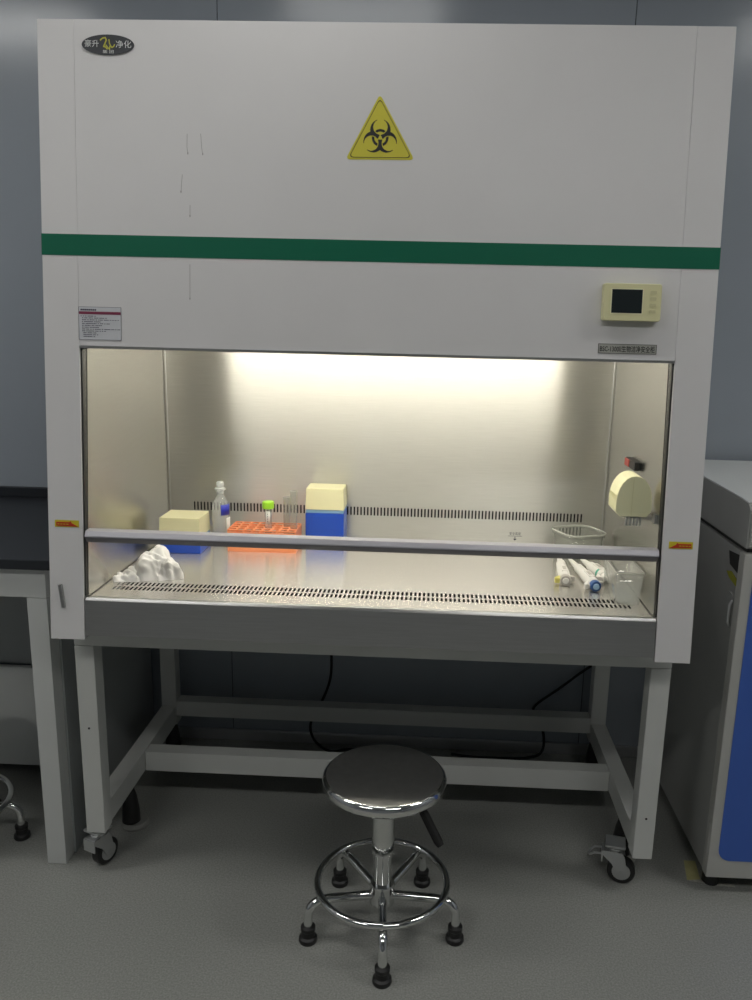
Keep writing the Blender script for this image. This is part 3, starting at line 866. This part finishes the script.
crumple(m, (-.527, .182, 0), .034, .034, .026, .040, .048, 2.4, 1.0)
crumple(m, (-.626, .160, 0), .026, .034, .030, .055, .028, 1.7, .9, radians(-25))
crumple(m, (-.562, .236, 0), .026, .030, .024, .02, .068, 4.0, .7)
o = m.build('crumpled_wrapper', M['tissue'], None, angle=26)
tag(o, 'crumpled white plastic wrapper lying behind the front grille at the left', 'wrapper')

# round-cornered clear container with lid
CN = thing('clear_container', 'clear round-cornered plastic container with lid behind the pipettes', 'container', (.576, .545, Z), radians(24))
def rloop(hw, hd, r, z, n=6): return [(x, y, z) for x, y in rrect(-hw, hw, -hd, hd, r, n)]
def loops(mb, L, cap0=False, cap1=False):
    R = [[mb.bm.verts.new(p) for p in l] for l in L]
    k = len(R[0])
    for A, B_ in zip(R, R[1:]):
        for i in range(k):
            mb.bm.faces.new((A[i], A[(i + 1) % k], B_[(i + 1) % k], B_[i]))
    if cap0: mb.bm.faces.new(R[0][::-1])
    if cap1: mb.bm.faces.new(R[-1])
m = MB(); loops(m, [rloop(.052, .052, .026, .001), rloop(.056, .056, .03, .006), rloop(.060, .060, .032, .070)], True); m.build('box_body', M['clear'], CN, solid=.0012)
m = MB(); loops(m, [rloop(.064, .064, .034, .064), rloop(.064, .064, .034, .074), rloop(.059, .059, .032, .076), rloop(.055, .055, .030, .0725)], False, True); ld = m.build('lid', M['clear'], CN, solid=.0012)
m = MB(); m.tube(rloop(.0645, .0645, .0345, .074), .0026, 8, closed=True); m.build('lid_rim', M['clear_edge'], ld)

# open clear tray in front right corner
TR = thing('clear_tray', 'open clear plastic tray in the front right corner of the cabinet', 'tray', (.623, .175, Z))
m = MB(); loops(m, [rloop(.026, .070, .006, .001, 3), rloop(.028, .073, .007, .004, 3), rloop(.033, .078, .008, .080, 3)], True); m.build('tray_body', M['clear_tray'], TR, solid=.0016)
m = MB(); m.tube(rloop(.0335, .0785, .008, .080, 3), .0013, 6, closed=True); m.build('tray_rim', M['clear_edge'], TR)
m = MB(); m.prism([(-.026, -.06), (.02, -.066), (.022, .03), (-.02, .05)], lambda a, b, w: (a, b, w), .0045, .0055); m.build('tray_liner', M['frost'], TR)

# pipettes lying on the surface
def pipette(x, y, ang, length, knob, button, label, accent, flip=1, band=None):
    """local +x points to the tip; plunger end at the origin, body rests on the surface"""
    t = thing('pipette', label, 'pipette', (x, y, Z), ang, 'pipettes lying on the work surface')
    ry = Matrix.Rotation(pi / 2, 4, 'Y'); r = .0156
    m = MB(); m.lathe([(0, .020), (.0115, .020), (.0152, .026), (.0152, .080), (.0140, .100), (.0128, length * .62), (.0085, length * .68), (.0070, length * .82), (.0035, length), (0, length)], mtx=ry, c=(0, 0, r), seg=24)
    m.build('pipette_body', M['pip'], t)
    m = MB(); m.lathe([(0, -.004), (.0130, -.004), (.0142, -.001), (.0142, .010), (.0095, .012), (.0095, .020), (0, .020)], mtx=ry, c=(0, 0, r), seg=24)
    kb = m.build('plunger', M[knob], t)
    m = MB(); m.lathe([(0, -.007), (.0075, -.007), (.0082, -.004), (0, -.004)], mtx=ry, c=(0, 0, r), seg=18); m.build('plunger_button', M[button], kb)
    m = MB(); m.box(.034, .085, -.0075, .0075, r + .0128, r + .0170, .0015); dp = m.build('display', M['pip'], t)
    m = MB(); m.box(.046, .074, -.0042, .0042, r + .0165, r + .0177, .0004); m.build('display_window', M['pip_grey'], dp)
    f = -flip
    m = MB(); m.prism([(.014, f * .010), (.014, f * .025), (.022, f * .026), (.027, f * .022), (.034, f * .012)], lambda a, b, w: (a, b, w + r), -.007, .006, .001); m.build('finger_hook', M['pip_grey'] if flip > 0 else M['pip'], t)
    f = flip
    m = MB(); m.prism([(.000, f * .0145), (.000, f * .027), (.010, f * .028), (.030, f * .013)], lambda a, b, w: (a, b, w + r), -.009, .005, .0015); m.build('ejector', M[accent], t)
    if band:
        m = MB(); m.lathe([(.0148, .034), (.0154, .0345), (.0154, .0445), (.0148, .045)], mtx=ry, c=(0, 0, r), seg=24); m.build('colour_band', M[band], t)
    return t
pipette(.494, .236, radians(86), .25, 'pip_grey', 'pip', 'pipette with yellow ejector, leftmost of the three lying on the steel surface', 'pip_yellow')
pipette(.563, .195, radians(96), .255, 'pip_blue', 'sky', 'pipette with dark blue plunger, middle of the three lying on the steel surface', 'pip')
pipette(.606, .266, radians(101), .185, 'pip', 'pip', 'pipette with teal band, nearest the clear tray of the three', 'pip', band='teal')

# ================================================================== WORLD, CAMERA
w = bpy.data.worlds.new('world'); SC.world = w; w.use_nodes = True
w.node_tree.nodes['Background'].inputs['Color'].default_value = (.5, .55, .6, 1)
w.node_tree.nodes['Background'].inputs['Strength'].default_value = .05

f, p, r, yaw = 810., .2219, .0251, .0372
cd_ = bpy.data.cameras.new('camera'); cam = bpy.data.objects.new('camera', cd_); COL.objects.link(cam)
cd_.sensor_fit = 'VERTICAL'; cd_.sensor_height = 36; cd_.sensor_width = 27
cd_.lens = f * 36 / 1000
cd_.shift_x = -24.8 / 1000; cd_.shift_y = 14.7 / 1000
cd_.clip_start = .02
R = Matrix.Rotation(yaw, 4, 'Z') @ Matrix.Rotation(pi / 2 - p, 4, 'X') @ Matrix.Rotation(r, 4, 'Z')
cam.matrix_world = Matrix.Translation((.1397, -1.7801, 1.4307)) @ R
SC.camera = cam

SC.view_settings.view_transform = 'Standard'
SC.view_settings.look = 'None'
SC.view_settings.exposure = 0.0
SC.view_settings.gamma = 1.0
SC.view_settings.use_curve_mapping = False
SC.cycles.use_denoising = True
SC.cycles.max_bounces = 12
SC.cycles.transparent_max_bounces = 24
SC.cycles.sample_clamp_indirect = 4
